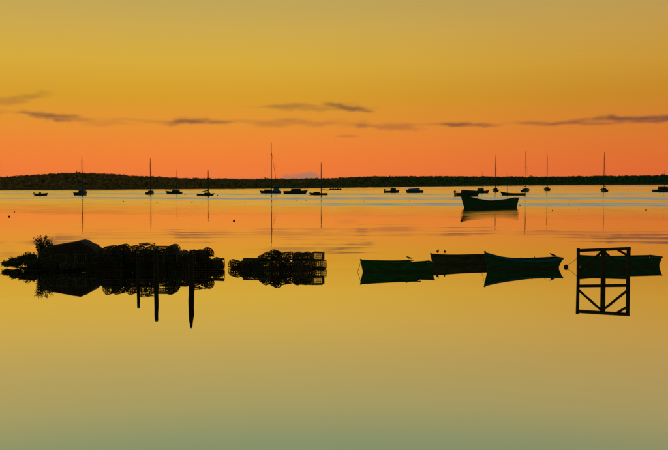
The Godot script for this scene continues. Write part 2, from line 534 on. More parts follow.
# a boat given by the ground points under its bow and stern tips
func place_between(bow: Vector3, stern: Vector3) -> Array:   # centre, yaw, length
	var d := bow - stern
	return [(bow + stern) / 2, atan2(-d.z, d.x), d.length()]
func rowing_boat(called: String, bow_px: Vector2, stern_px: Vector2, p: Dictionary, hull_m: Material, in_m: Material, label: String, group := "") -> Node3D:
	var pl := place_between(gp(bow_px.x, bow_px.y), gp(stern_px.x, stern_px.y))
	var root := thing(called, pl[0], pl[1], label, "boat", group)
	p.L = pl[2]
	var k: float = p.L / 3.7
	p.floor = 0.07 * k
	hull_dims[root.name] = p
	build(hull_mesh(p), "hull", hull_m, root)
	rails(p, 0.05 * k, p.get("strake", 0.05) * k, "gunwale", in_m, root)
	for t in [0.2, 0.47, 0.74]:                           # thwarts
		var st := begin()
		var w := half_beam(p, t) * 1.75
		var q := hull_point(p, t, 0.72, 1.0)
		box(st, Vector3(q.x, sheer(p, t) * 0.62, 0), Vector3(0.24 * k, 0.035 * k, w))
		build(st, "thwart", in_m, root)
	var st2 := begin()
	bar(st2, hull_point(p, 1.0, 0.0, 0.0) + Vector3(0.01, 0, 0), hull_point(p, 1.0, 1.0, 0.0) + Vector3(0.02, p.get("knob", 0.04), 0), 0.06 * k, 0.07 * k)
	build(st2, "stem", hull_m, root)
	var st3 := begin()
	bar(st3, hull_point(p, 0.0, 1.0, -1.0) + Vector3(-0.015, 0, 0), hull_point(p, 0.0, 1.0, 1.0) + Vector3(-0.015, 0, 0), 0.05 * k, 0.06 * k)
	build(st3, "transom_cap", in_m, root)
	for s in [-1.0, 1.0]:                                 # dark band along the waterline
		var st5 := begin()
		for i in 14:
			var e := []
			for t in [i / 14.0, (i + 1) / 14.0]:
				e.append(hull_point(p, t, (0.025 * k + p.draft) / (sheer(p, t) + p.draft), s) + Vector3(0, 0, s * p.B * 0.012))
			bar(st5, e[0] + Vector3(-0.004, 0, 0), e[1] + Vector3(0.004, 0, 0), 0.022 * k, 0.085 * k)
		build(st5, "waterline_band", M.net, root)
	if p.has("pins"):
		for s in [-1.0, 1.0]:
			for t in [0.27, 0.45]:
				var st4 := begin()
				box(st4, hull_point(p, t, 1.0, s) + Vector3(0, 0.05, -s * 0.02), Vector3(0.03, 0.1, 0.03))
				build(st4, "thole_pin", M.wood, root)
	return root

func sail_hull(p: Dictionary, root: Node3D, m: Material) -> void:
	build(hull_mesh(p, true), "hull", m, root)
	rails(p, 0.06, 0.06, "toe_rail", M.wood, root)
func sailboat(called: String, px: float, wl: float, L: float, yaw: float, mast_h: float, mast_x: float, o: Dictionary, label: String) -> Node3D:
	var at := gp(px, wl)
	var root := thing(called, at, yaw, label, "sailboat", "moored sailboats")
	var p := {"L": L, "B": L * o.get("beam", 0.32), "hb": L * 0.13, "hm": L * 0.095, "hs": L * 0.1, "tw": 0.6, "rb": L * 0.1, "rs": L * 0.04, "draft": 0.3, "bottom": 0.6}
	sail_hull(p, root, o.get("hull", M.hull_dark))
	var st := begin()
	box(st, Vector3(L * 0.08, p.hm + L * 0.035, 0), Vector3(L * 0.36, L * 0.09, p.B * 0.55), Vector2(0.85, 0.8))
	var cab := build(st, "cabin", M.cabin, root)
	for s in [-1.0, 1.0]:
		for k in 2:
			st = begin()
			box(st, Vector3(L * (0.0 + 0.14 * k), p.hm + L * 0.04, s * p.B * 0.262), Vector3(L * 0.07, L * 0.025, 0.03))
			build(st, "window", M.glass, cab)
	st = begin(true)
	var lean: Vector3 = o.get("lean", Vector3.ZERO)
	var foot := Vector3(mast_x, p.hm, 0)
	var head := Vector3(mast_x, mast_h, 0) + lean
	tube(st, [foot, foot.lerp(head, 0.6), head], [0.13, 0.11, 0.07], 8)
	var mast := build(st, "mast", M.spar, root)
	st = begin()
	bar(st, foot.lerp(head, 0.58) + Vector3(0, 0, -L * 0.06), foot.lerp(head, 0.58) + Vector3(0, 0, L * 0.06), 0.04, 0.04)
	build(st, "spreader", M.spar, mast)
	st = begin(true)
	var b0 := Vector3(mast_x - 0.1, p.hm + L * 0.17, 0)
	var b1 := Vector3(mast_x - L * 0.42, p.hm + L * o.get("boom_rise", 0.15), 0)
	tube(st, [b0, b1], [0.05, 0.04], 6)
	build(st, "boom", M.spar, root)
	st = begin(true)
	tube(st, [b0 + Vector3(0, 0.08, 0), b0.lerp(b1, 0.3) + Vector3(0, 0.1, 0), b0.lerp(b1, 0.95) + Vector3(0, 0.05, 0)], [0.15, 0.13, 0.06], 8)
	build(st, "sail_cover", o.get("cover", M.cabin), root)
	var stays := [[Vector3(p.L / 2 - 0.1, p.hb, 0), 0.97], [Vector3(-p.L / 2 + 0.1, p.hs, 0), 1.0], [Vector3(mast_x - 0.1, p.hm, p.B * 0.45), 0.95], [Vector3(mast_x - 0.1, p.hm, -p.B * 0.45), 0.95]]
	for s in stays:
		st = begin()
		tube(st, [s[0], foot.lerp(head, s[1])], [0.007, 0.007], 4)
		build(st, "stay", M.wire, root)
	if o.has("heavy_stay"):
		st = begin(true)
		tube(st, [Vector3(o.heavy_stay, p.hs + 0.3, 0), foot.lerp(head, 0.82)], [0.05, 0.04], 6)
		build(st, "furled_jib", M.spar, root)
	st = begin()
	box(st, Vector3(-p.L / 2 - 0.05, 0.1, 0), Vector3(0.25, 0.9, 0.06))
	build(st, "rudder", M.wood, root)
	if o.has("outboard"):
		outboard(root, Vector3(-p.L / 2 - 0.15, p.hs * 0.9, 0.3), 1.3)
	if o.has("cockpit_cover"):
		st = begin()
		box(st, Vector3(-L * 0.3, p.hs + L * 0.06, 0), Vector3(L * 0.28, L * 0.12, p.B * 0.7), Vector2(0.7, 0.4))
		build(st, "cockpit_cover", M.cover, root)
	return root
func motorboat(called: String, px: float, wl: float, L: float, yaw: float, o: Dictionary, label: String) -> Node3D:
	var at := gp(px, wl)
	var root := thing(called, at, yaw, label, "motorboat", "moored motorboats")
	var p := {"L": L, "B": L * o.get("beam", 0.34), "hb": L * o.get("hb", 0.17), "hm": L * o.get("hm", 0.12), "hs": L * o.get("hs", 0.12), "tw": 0.86, "rb": L * 0.12, "rs": 0.05, "draft": 0.25, "bottom": 0.65}
	build(hull_mesh(p, true), "hull", o.get("hull", M.hull_dark), root)
	rails(p, 0.07, 0.07, "rub_rail", M.wood, root)
	if o.has("house"):                                    # [centre x, length, height] as shares of L
		var h: Array = o.house
		var st := begin()
		box(st, Vector3(L * h[0], p.hm + L * h[2] / 2, 0), Vector3(L * h[1], L * h[2], p.B * 0.7), Vector2(0.8, 0.86))
		var cab := build(st, "wheelhouse", o.get("house_m", M.cabin), root)
		for s in [-1.0, 1.0]:
			for k in 2:
				st = begin()
				box(st, Vector3(L * (h[0] - h[1] * 0.2 + h[1] * 0.38 * k), p.hm + L * h[2] * 0.66, s * p.B * 0.322), Vector3(L * h[1] * 0.26, L * h[2] * 0.34, 0.04))
				build(st, "window", M.glass, cab)
		st = begin()
		box(st, Vector3(L * h[0], p.hm + L * h[2] + 0.03, 0), Vector3(L * h[1] * 0.95, 0.07, p.B * 0.68))
		build(st, "roof", o.get("house_m", M.cabin), cab)
	if o.has("canopy"):
		var h: Array = o.canopy
		var st := begin()
		for i in 8:                                       # an arched canvas on hoops
			var a0 := PI * i / 8.0
			var a1 := PI * (i + 1) / 8.0
			var w := p.B * 0.42 as float
			var x0 := L * (h[0] - h[1] / 2) as float
			var x1 := L * (h[0] + h[1] / 2) as float
			quad(st, Vector3(x0, p.hm + sin(a0) * L * h[2], cos(a0) * w), Vector3(x0, p.hm + sin(a1) * L * h[2], cos(a1) * w), Vector3(x1, p.hm + sin(a1) * L * h[2] * 0.7, cos(a1) * w), Vector3(x1, p.hm + sin(a0) * L * h[2] * 0.7, cos(a0) * w), Vector3(0, sin((a0 + a1) / 2), cos((a0 + a1) / 2)))
			for xe in [[x0, 1.0, -1], [x1, 0.7, 1]]:
				tri(st, Vector3(xe[0], p.hm, 0), Vector3(xe[0], p.hm + sin(a0) * L * h[2] * xe[1], cos(a0) * w), Vector3(xe[0], p.hm + sin(a1) * L * h[2] * xe[1], cos(a1) * w), Vector3(xe[2], 0, 0))
		build(st, "canopy", o.get("canopy_m", M.cover), root)
	if o.has("console"):
		var st := begin()
		box(st, Vector3(L * o.console, p.hm + L * 0.05, 0), Vector3(L * 0.14, L * 0.12, p.B * 0.4), Vector2(0.7, 0.9))
		build(st, "console", M.cabin, root)
	if o.has("mast"):                                     # [x, height]
		var st := begin(true)
		tube(st, [Vector3(o.mast[0], p.hm, 0), Vector3(o.mast[0], o.mast[1], 0)], [0.06, 0.03], 6)
		build(st, "mast", M.spar, root)
	if o.has("outboard"):
		outboard(root, Vector3(-p.L / 2 - 0.12, p.hs, 0), o.outboard)
	if o.has("rail"):
		var st := begin(true)
		for s in [-1.0, 1.0]:
			for k in 4:
				var t := 0.6 + 0.13 * k
				var q := hull_point(p, t, 1.0, s)
				tube(st, [q, q + Vector3(0, 0.55, 0)], [0.02, 0.02], 4)
				if k < 3:
					tube(st, [q + Vector3(0, 0.55, 0), hull_point(p, t + 0.13, 1.0, s) + Vector3(0, 0.55, 0)], [0.02, 0.02], 4)
		build(st, "bow_rail", M.spar, root)
	return root

# ---------------------------------------------------------------- lobster traps
func bow_trap(parent: Node3D) -> void:                   # 0.5 wide, 0.4 high, 0.9 long (z), round-topped, of laths
	var st := begin()
	for x in [-0.24, 0.24]:
		box(st, Vector3(x, 0.025, 0), Vector3(0.05, 0.05, 0.9))
	for z in [-0.42, 0.0, 0.42]:
		box(st, Vector3(0, 0.02, z), Vector3(0.48, 0.04, 0.05))
	for i in 6:
		box(st, Vector3(-0.19 + 0.075 * i, 0.046, 0), Vector3(0.045, 0.012, 0.88))
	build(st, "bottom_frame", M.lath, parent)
	var arch := []
	for i in 13:
		var a := PI * i / 12.0
		arch.append(Vector2(-cos(a) * 0.24, 0.13 + sin(a) * 0.26))
	for z in [-0.43, 0.0, 0.43]:
		var s := begin(true)
		var pts := [Vector3(-0.24, 0.03, z)]
		for q in arch: pts.append(Vector3(q.x, q.y, z))
		pts.append(Vector3(0.24, 0.03, z))
		var rr := []
		for q in pts: rr.append(0.017)
		tube(s, pts, rr, 5)
		build(s, "bow", M.lath, parent)
	st = begin()
	for i in 13:
		var q: Vector2 = arch[i]
		var out := Vector2(q.x, q.y - 0.13).normalized()
		var x := Vector3(-out.y, out.x, 0)
		boxt(st, Transform3D(Basis(x, Vector3(out.x, out.y, 0), x.cross(Vector3(out.x, out.y, 0))), Vector3(q.x + out.x * 0.02, q.y + out.y * 0.02, 0)), Vector3(0.036, 0.012, 0.89))
	build(st, "lath_top", M.lath, parent)
	for z in [-0.43, 0.43]:
		st = begin()
		for x in [-0.12, 0.0, 0.12]:
			box(st, Vector3(x, 0.2, z), Vector3(0.03, 0.34, 0.014))
		for y in [0.13, 0.24]:
			box(st, Vector3(0, y, z), Vector3(0.44, 0.025, 0.012))
		build(st, "end_panel", M.lath, parent)
	st = begin()
	for k in 2:                                           # knitted funnel heads
		var z0 := -0.4 if k == 0 else 0.1
		for i in 8:
			var a := TAU * i / 8.0
			var b := TAU * (i + 1) / 8.0
			var p := Vector3(cos(a) * 0.2, 0.2 + sin(a) * 0.15, z0)
			var q := Vector3(cos(a) * 0.07, 0.2 + sin(a) * 0.06, z0 + 0.3)
			bar(st, p, q, 0.012, 0.012)
			for t in [0.25, 0.5, 0.75, 1.0]:
				var e := Vector3(cos(b) * lerpf(0.2, 0.07, t), 0.2 + sin(b) * lerpf(0.15, 0.06, t), z0 + 0.3 * t)
				bar(st, p.lerp(q, t), e, 0.01, 0.01)
	build(st, "netting", M.net, parent)
func wire_trap(parent: Node3D) -> void:                  # 0.52 wide, 0.38 high, 0.9 long, of welded mesh
	var st := begin()
	for x in [-0.26, 0.26]:
		for y in [0.0, 0.38]:
			box(st, Vector3(x, y + 0.01, 0), Vector3(0.025, 0.025, 0.9))
		for z in [-0.45, 0.45]:
			box(st, Vector3(x, 0.2, z), Vector3(0.025, 0.38, 0.025))
	for z in [-0.45, 0.45]:
		for y in [0.0, 0.38]:
			box(st, Vector3(0, y + 0.01, z), Vector3(0.52, 0.025, 0.025))
	build(st, "frame", M.wire, parent)
	st = begin()
	for i in range(1, 9):
		var z := -0.45 + 0.1 * i
		for x in [-0.26, 0.26]: box(st, Vector3(x, 0.2, z), Vector3(0.012, 0.38, 0.014))
		for y in [0.01, 0.39]: box(st, Vector3(0, y, z), Vector3(0.52, 0.012, 0.014))
	for i in range(1, 5):
		var x := -0.26 + 0.104 * i
		for z in [-0.45, 0.45]: box(st, Vector3(x, 0.2, z), Vector3(0.014, 0.38, 0.012))
		for y in [0.01, 0.39]: box(st, Vector3(x, y, 0), Vector3(0.014, 0.012, 0.9))
	for y in [0.1, 0.2, 0.3]:
		for x in [-0.26, 0.26]: box(st, Vector3(x, y, 0), Vector3(0.012, 0.014, 0.9))
		for z in [-0.45, 0.45]: box(st, Vector3(0, y, z), Vector3(0.52, 0.014, 0.012))
	build(st, "wire_mesh", M.wire, parent)
	st = begin()
	for i in 6:
		bar(st, Vector3(-0.2 + 0.08 * i, 0.02, 0.05), Vector3(-0.06 + 0.03 * i, 0.3, -0.25), 0.012, 0.012)
		bar(st, Vector3(-0.2, 0.05 + 0.05 * i, 0.1), Vector3(0.2, 0.05 + 0.05 * i, 0.1), 0.012, 0.012)
	build(st, "netting", M.net, parent)
	st = begin()
	box(st, Vector3(0, 0.035, 0.3), Vector3(0.4, 0.05, 0.1))
	build(st, "ballast_bar", M.rock, parent)
var protos := []
func place_trap(kind: int, px: float, wl: float, level: float, yaw: float, roll: float, label: String, group: String) -> void:
	var at := gp(px, wl)
	at.y = 0.03 + level * 0.4
	var called := "bow_trap" if kind == 0 else "wire_trap"
	if protos[kind] == null:
		var root := thing(called, at, yaw, label, "lobster trap", group)
		root.rotation = Vector3(0, yaw, roll)
		if kind == 0: bow_trap(root)
		else: wire_trap(root)
		protos[kind] = root
	else:
		var c := copy_of(protos[kind], called, at, Vector3(0, yaw, roll), label, "lobster trap", group)
		var tone: Material = [M.lath, M.lath, M.lath_grey, M.lath_green][rng.randi() % 4]
		for part in c.get_children():
			if part.material_override == M.lath: part.material_override = tone

# ---------------------------------------------------------------- shrubs, birds, posts
func trap_label(kind: int, lev: int, n: int, where: String) -> String:
	var layer: String = "lying singly on the mud of" if n == 1 else ("in the bottom layer of" if lev == 0 else ("in the top layer of" if lev == n - 1 else "in the middle layer of"))
	return ("round topped lath lobster trap " if kind == 0 else "square wire mesh lobster trap ") + layer + " " + where
func shrub(px: float, wl: float, wide: float, high: float, stems: int, leaves: int, seed_: int, upright: float, label: String) -> void:
	var at := gp(px, wl)
	at.y = 0.08
	var root := thing("shrub", at, 0, label, "shrub", "shrubs on the mud bank")
	var g := RandomNumberGenerator.new()
	g.seed = seed_
	var wood := begin(true)
	var fol := begin()
	for i in stems:
		var a := g.randf() * TAU
		var r := sqrt(g.randf()) * wide * 0.5
		var foot := Vector3(cos(a) * 0.04, -0.05, sin(a) * 0.04)
		var tip := Vector3(cos(a) * r, high * g.randf_range(0.6, 1.0) * (1.0 - 0.45 * r / (wide * 0.5) * (1.0 - upright)), sin(a) * r * 0.6)
		var mid := foot.lerp(tip, 0.5) + Vector3(g.randfn() * 0.05, 0.04, g.randfn() * 0.05)
		tube(wood, [foot, mid, tip], [0.014, 0.01, 0.004], 4)
		for k in leaves / stems:
			var t := pow(g.randf(), 0.6)
			var c := (foot.lerp(mid, t * 2.0) if t < 0.5 else mid.lerp(tip, t * 2.0 - 1.0)) + Vector3(g.randfn(), g.randfn() * 0.7, g.randfn()) * 0.09 * (1.25 - t * 0.7)
			c.y = maxf(c.y, 0.02)
			var d := (Vector3(g.randfn(), g.randf_range(-0.2, 1.4), g.randfn())).normalized() * g.randf_range(0.035, 0.075)
			var n := d.cross(Vector3(g.randfn(), g.randfn(), g.randfn())).normalized() * d.length() * 0.36
			tri(fol, c - d, c + n, c + d, Vector3.UP)
			tri(fol, c - d, c - n, c + d, Vector3.UP)
	build(wood, "stems", M.bark, root)
	build(fol, "foliage", M.leaf, root)
func gull(at: Vector3, yaw: float, s: float, label: String, group := "") -> void:   # faces +x
	var root := thing("gull", at, yaw, label, "bird", group)
	var st := begin(true)
	var spine := [Vector3(-0.26, 0.10, 0), Vector3(-0.2, 0.125, 0), Vector3(-0.12, 0.155, 0), Vector3(-0.03, 0.18, 0), Vector3(0.06, 0.2, 0), Vector3(0.11, 0.235, 0), Vector3(0.135, 0.27, 0), Vector3(0.155, 0.29, 0), Vector3(0.185, 0.295, 0), Vector3(0.205, 0.292, 0)]
	var rad := [0.012, 0.03, 0.06, 0.075, 0.068, 0.045, 0.036, 0.04, 0.034, 0.012]
	var pts := []
	var rr := []
	for i in spine.size():
		pts.append(spine[i] * s)
		rr.append(rad[i] * s)
	tube(st, pts, rr, 10, 0.9)
	build(st, "body", M.feather, root)
	for z in [-1.0, 1.0]:
		st = begin(true)
		tube(st, [Vector3(0.05, 0.215, z * 0.062) * s, Vector3(-0.08, 0.185, z * 0.066) * s, Vector3(-0.22, 0.135, z * 0.034) * s, Vector3(-0.3, 0.115, z * 0.01) * s], [0.02 * s, 0.05 * s, 0.025 * s, 0.006 * s], 6, 0.35)
		build(st, "wing", M.feather, root)
		st = begin(true)
		tube(st, [Vector3(0.0, 0.13, z * 0.03) * s, Vector3(0.005, 0.06, z * 0.03) * s, Vector3(0.0, 0.0, z * 0.03) * s, Vector3(0.04, -0.004, z * 0.03) * s], [0.012 * s, 0.008 * s, 0.008 * s, 0.01 * s], 5)
		build(st, "leg", M.beak, root)
	st = begin(true)
	tube(st, [Vector3(0.2, 0.29, 0) * s, Vector3(0.235, 0.286, 0) * s, Vector3(0.258, 0.274, 0) * s], [0.014 * s, 0.01 * s, 0.003 * s], 6)
	build(st, "beak", M.beak, root)
func post(px: float, wl: float, tip: float, wide: float, taper: float, lean: float, label: String) -> void:
	var at := gp(px, wl)
	var k := mpp(at)
	var h := (tip - wl) * k
	var root := thing("piling", at, 0, label, "post", "weathered posts before the trap stacks")
	var st := begin(true)
	var r := wide * k / 2
	var pts := []
	var rr := []
	var g := RandomNumberGenerator.new()
	g.seed = int(px)
	for i in 9:
		var t := i / 8.0
		pts.append(Vector3(lean * t + g.randfn() * 0.006, lerpf(-0.6, h - 0.05, t), 0))
		rr.append(r * (1.06 - 0.12 * t) * g.randf_range(0.95, 1.05) * (1.0 if t < 0.75 else lerpf(1.0, taper, (t - 0.75) * 4.0)))
	tube(st, pts, rr, 10)
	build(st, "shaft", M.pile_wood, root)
	st = begin(true)
	var top: Vector3 = pts[-1]
	tube(st, [top - Vector3(0, 0.03, 0), top + Vector3(0, 0.03, 0), top + Vector3(0, 0.05, 0)], [rr[-1] * 1.05, rr[-1] * 0.9, rr[-1] * 0.4], 10)
	build(st, "pale_top", M.pale, root)  # a cap paler than the shaft
func buoy(px: float, wl: float, d: float, label: String, group: String) -> void:
	var at := gp(px, wl)
	var root := thing("mooring_buoy", at, px * 0.7, label, "buoy", group)
	var st := begin(true)
	var pts := []
	var rr := []
	for i in 9:
		var a := PI * i / 8.0
		pts.append(Vector3(0, -cos(a) * d * 0.5 + d * 0.08, 0))
		rr.append(maxf(sin(a) * d * 0.5, 0.01))
	tube(st, pts, rr, 12)
	build(st, "float_ball", M.buoy, root)
	st = begin(true)
	tube(st, [Vector3(0, d * 0.55, 0), Vector3(0, d * 0.63, 0), Vector3(0, d * 0.67, 0)], [d * 0.09, d * 0.08, d * 0.05], 8)
	build(st, "top_eye", M.wire, root)
func mud_bank(px0: float, px1: float, wl: float, depth: float, seed_: int, label: String) -> void:
	var a := gp(px0, wl)
	var b := gp(px1, wl)
	var n := FastNoiseLite.new()
	n.seed = seed_
	n.frequency = 0.6
	var st := begin(true)
	var cx := (a + b) / 2
	var ra := (b - a).length() / 2
	for i in 56:
		var prev := []
		for ring in 7:
			var f := ring / 6.0
			var row := []
			for e in [i, i + 1]:
				var ang: float = TAU * e / 56.0
				var w := 1.0 + 0.16 * n.get_noise_2d(cos(ang) * 6.0, sin(ang) * 6.0)
				var q := cx + Vector3(cos(ang) * ra, 0, sin(ang) * depth) * f * w
				q.y = 0.07 * (1.0 - pow(f, 3.0)) - 0.02 * f + n.get_noise_2d(q.x * 3.0, q.z * 3.0) * 0.03 * (1.0 - f)
				row.append(q)
			if prev.size():
				quad(st, prev[0], prev[1], row[1], row[0], Vector3.UP)
			prev = row
	var o := build(st, "mud_bank", M.mud, self)
	o.name = numbered("mud_bank")
	tag(o, label, "mud bank", "", "structure")
func weed_line(px0: float, px1: float, wl0: float, wl1: float, seed_: int, label: String) -> void:
	var g := RandomNumberGenerator.new()
	g.seed = seed_
	var a := gp(px0, wl0)
	var b := gp(px1, wl1)
	var root := MeshInstance3D.new()
	var st := begin()
	var n := int((b - a).length() * 26.0)
	for i in n:
		var t := g.randf()
		var c := a.lerp(b, t) + Vector3(g.randfn() * 0.03, 0.006 + g.randf() * 0.012, g.randfn() * 0.05 * sin(PI * t))
		var d := Vector3(g.randf_range(0.05, 0.16), g.randfn() * 0.004, g.randfn() * 0.03)
		var w := Vector3(0, 0.004, g.randf_range(0.01, 0.025))
		quad(st, c - d - w, c + d - w, c + d + w, c - d + w, Vector3.UP)
	st.generate_normals()
	root.mesh = st.commit()
	root.material_override = M.weed
	root.name = numbered("floating_weed")
	add_child(root)
	tag(root, label, "seaweed", "", "stuff")

# ================================================================ the scene
func _ready() -> void:
	rng.seed = 5
	var cam := Camera3D.new()
	cam.name = "camera"
	cam.position = Vector3(0, CAM_H, 0)
	cam.rotation.x = -atan((225.0 - HORIZON) / FOCAL)
	cam.fov = rad_to_deg(2.0 * atan(225.0 / FOCAL))
	cam.far = 12000.0
	cam.near = 0.1
	add_child(cam)
	cam.current = true
	cam_basis = cam.basis
	var env := Environment.new()
	env.background_mode = Environment.BG_SKY
	var sky := Sky.new()
	sky.sky_material = make_sky()
	env.sky = sky
	env.tonemap_mode = Environment.TONE_MAPPER_LINEAR
	env.tonemap_exposure = 1.0
	env.sdfgi_enabled = true
	env.ssao_enabled = true
	env.ssil_enabled = true
	var we := WorldEnvironment.new()
	we.environment = env
	add_child(we)
	var sun := DirectionalLight3D.new()                    # already a little under the horizon, ahead and to the left
	sun.name = "sun"
	sun.light_energy = 0.15
	sun.light_color = Color(1.0, 0.62, 0.35)
	sun.light_angular_distance = 0.5
	sun.shadow_enabled = true
	add_child(sun)
	var az := deg_to_rad(-14.0)
	var el := deg_to_rad(-2.5)
	var to_sun := Vector3(sin(az) * cos(el), sin(el), -cos(az) * cos(el))
	sun.look_at_from_position(Vector3.ZERO, -to_sun, Vector3.UP)
	make_materials()
	make_water()
	make_spit()
	mud_bank(4, 225, 267.6, 2.3, 3, "low dark mud bank under shrubs, tarpaulin and long trap stack")
	mud_bank(233, 330, 268.6, 1.7, 6, "small dark mud bank under the short trap stack")

	# ---- moored dories and skiffs in the middle of the harbour
	var b1 := rowing_boat("skiff", Vector2(361, 271.8), Vector2(431, 270.2), {"B": 1.3, "hb": 0.6, "hm": 0.46, "hs": 0.52, "tw": 0.78, "rb": 0.17, "rs": 0.06, "draft": 0.12, "step": 0.09}, M.green, M.dark_green, "green skiff with a cut down stern and a gull on it")
	var b2 := rowing_boat("skiff", Vector2(431, 264.6), Vector2(491, 263.0), {"B": 1.4, "hb": 0.58, "hm": 0.43, "hs": 0.45, "tw": 0.75, "rb": 0.17, "rs": 0.08, "draft": 0.12}, M.moss, M.old_wood, "olive brown skiff half hidden behind the green dory, two gulls on it")
	var b3 := rowing_boat("dory", Vector2(485, 269.2), Vector2(559.5, 267.3), {"B": 1.35, "hb": 0.82, "hm": 0.42, "hs": 0.5, "tw": 0.5, "rb": 0.24, "rs": 0.25, "draft": 0.14, "knob": 0.1, "pins": 1, "strake": 0.1}, M.dark_green, M.teal, "green dory with teal gunwales and a gull on its stern")
	var b4 := rowing_boat("skiff", Vector2(579, 267.0), Vector2(655.5, 265.0), {"B": 1.4, "hb": 0.62, "hm": 0.46, "hs": 0.47, "tw": 0.8, "rb": 0.16, "rs": 0.1, "draft": 0.12}, M.dark_green, M.green, "dark green skiff moored behind the timber pier frame")
	rowing_boat("dory", Vector2(461, 208.2), Vector2(516.5, 207.6), {"B": 2.7, "hb": 2.15, "hm": 1.12, "hs": 1.55, "tw": 0.55, "rb": 0.75, "rs": 0.35, "draft": 0.3}, M.bottle, M.dark_green, "large bottle green dory with high bow alone on open water")
	var tie := b1.to_local(gp(357, 272))
	rope(b1, "mooring_line", Vector3(hull_dims[b1.name].L / 2, 0.56, 0), tie - Vector3(0, 0.03, 0), 0.06)
	tie = b3.to_local(gp(479, 265.5))
	rope(b3, "mooring_line", Vector3(hull_dims[b3.name].L / 2, 0.78, 0), tie - Vector3(0, 0.03, 0), 0.05, 0.008)
	tie = b4.to_local(gp(566, 267.2))
	rope(b4, "mooring_line", Vector3(hull_dims[b4.name].L / 2, 0.6, 0), tie + Vector3(0, 0.05, 0), 0.05, 0.01)
	buoy(566, 267.3, 0.24, "round mooring buoy roped to the skiff behind the pier frame", "")

	# ---- the timber pier frame
	var f0 := gp(578.2, 281)
	var f1 := gp(628, 281.4)
	var fk := mpp(f0)
	var fr := thing("pier_frame", f0, 0, "dark timber pier frame with diagonal braces standing in the water", "pier frame")
	var fx := (f1 - f0)
	var st := begin()
	bar(st, Vector3(0, -0.6, 0), Vector3(-0.02, 31.8 * fk, 0), 0.12, 0.12)
	build(st, "post", M.old_wood, fr)
	st = begin()
	bar(st, fx * 0.5 + Vector3(0, -0.6, 0), fx * 0.5 + Vector3(0, 30.0 * fk, 0), 0.18, 0.18)
	build(st, "post", M.old_wood, fr)
	st = begin()
	bar(st, fx + Vector3(0, -0.6, 0), fx + Vector3(0.0, 31.0 * fk, 0), 0.14, 0.14)
	build(st, "post", M.old_wood, fr)
	st = begin()
	bar(st, Vector3(-0.04, 29.3 * fk, 0), fx + Vector3(0.07, 31.8 * fk, 0), 0.24, 0.12)
	build(st, "cap_beam", M.old_wood, fr)
	st = begin()
	bar(st, Vector3(0.0, 4.6 * fk, 0.11), fx + Vector3(0.0, 3.6 * fk, 0.11), 0.06, 0.13)
	build(st, "cross_beam", M.old_wood, fr)
	for e in [[Vector3(0, 8.0 * fk, -0.1), fx * 0.5 + Vector3(-0.06, 28 * fk, -0.1)], [fx + Vector3(0, 9.0 * fk, -0.1), fx * 0.5 + Vector3(0.06, 28 * fk, -0.1)]]:
		st = begin()
		bar(st, e[0], e[1], 0.05, 0.11)
		build(st, "brace", M.old_wood, fr)
	st = begin()
	bar(st, fx + Vector3(-0.05, 25.0 * fk, 0.02), fx + Vector3(-0.5, 30.5 * fk, 0.02), 0.06, 0.1)
	build(st, "knee_brace", M.old_wood, fr)

	# ---- posts before the long trap stack
	post(138.3, 280, 308, 3.2, 0.95, 0.0, "shortest and thinnest of the three wooden posts by the trap stack")
	post(156, 284.5, 321, 4.2, 0.9, 0.01, "middle wooden post with a pale top by the trap stack")
	post(192, 289, 328, 5.8, 0.45, -0.05, "thickest wooden post with a pointed top by the trap stack")

	# ---- the tarpaulin
	var t0 := gp(75, 267.6)
	var tk := mpp(t0)
	var tarp := thing("tarpaulin", t0, 0, "dark tarpaulin pitched like a low tent beside the shrubs", "tarpaulin")
	var prof := [[-30, 9.5], [-28, 16], [-24, 20.5], [-17, 22.2], [-10, 23.4], [-4, 24.2], [2, 25.6], [6, 26.4], [8, 26.7], [11, 25.8], [14, 23.6], [18, 21.8], [22, 19.0], [26, 15.5], [28, 10.5]]
	var tn := FastNoiseLite.new()
	tn.seed = 2
	tn.frequency = 0.9
	st = begin(true)
	var grid := []
	for zi in 19:
		var z := (zi - 9) / 9.0 * 1.15
		var drop := smooth(0.72, 1.0, absf(z) / 1.15)      # the canvas hangs down before and behind the pile
		var row := []
		for i in prof.size():
			var hang := 9.0 + tn.get_noise_2d(i * 0.9, z) * 4.0
			var q := Vector3(prof[i][0] * tk, lerpf(prof[i][1], minf(prof[i][1], hang), drop) * tk, z * lerpf(1.0, 0.97, drop))
			q += Vector3(tn.get_noise_2d(q.x * 3, q.z * 3) * 0.09, tn.get_noise_2d(q.z * 5, q.x * 5) * 0.035 - 0.03 * absf(z), tn.get_noise_2d(q.x * 6, q.y * 6) * 0.09)
			row.append(q)
		grid.append(row)
	for zi in 18:
		for i in prof.size() - 1:
			quad(st, grid[zi][i], grid[zi][i + 1], grid[zi + 1][i + 1], grid[zi + 1][i], (grid[zi][i] + grid[zi + 1][i + 1]) / 2 - Vector3(0, 0.3, 0))
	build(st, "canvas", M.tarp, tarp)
	for e in [[-20, 0.7], [14, -0.2]]:                    # lines that hold it down
		st = begin(true)
		var a: Vector3 = grid[18][4 if e[0] < 0 else 10]
		tube(st, [a, a + Vector3(e[1] * 0.1, -a.y * 0.5, 0.12), Vector3(a.x + e[1] * 0.2, 0.04, a.z + 0.3)], [0.012, 0.012, 0.012], 5)
		build(st, "tie_line", M.rope, tarp)

	# ---- shrubs on the mud bank
	shrub(44.5, 267.0, 1.0, 1.62, 34, 3400, 31, 0.75, "tallest shrub with upright leafy stems beside the tarpaulin")
	shrub(29, 267.5, 1.1, 0.85, 30, 3600, 32, 0.2, "rounded middle shrub on the mud bank")
	shrub(17, 268.0, 1.0, 0.62, 24, 2600, 33, 0.2, "low spreading shrub at the tip of the mud bank")
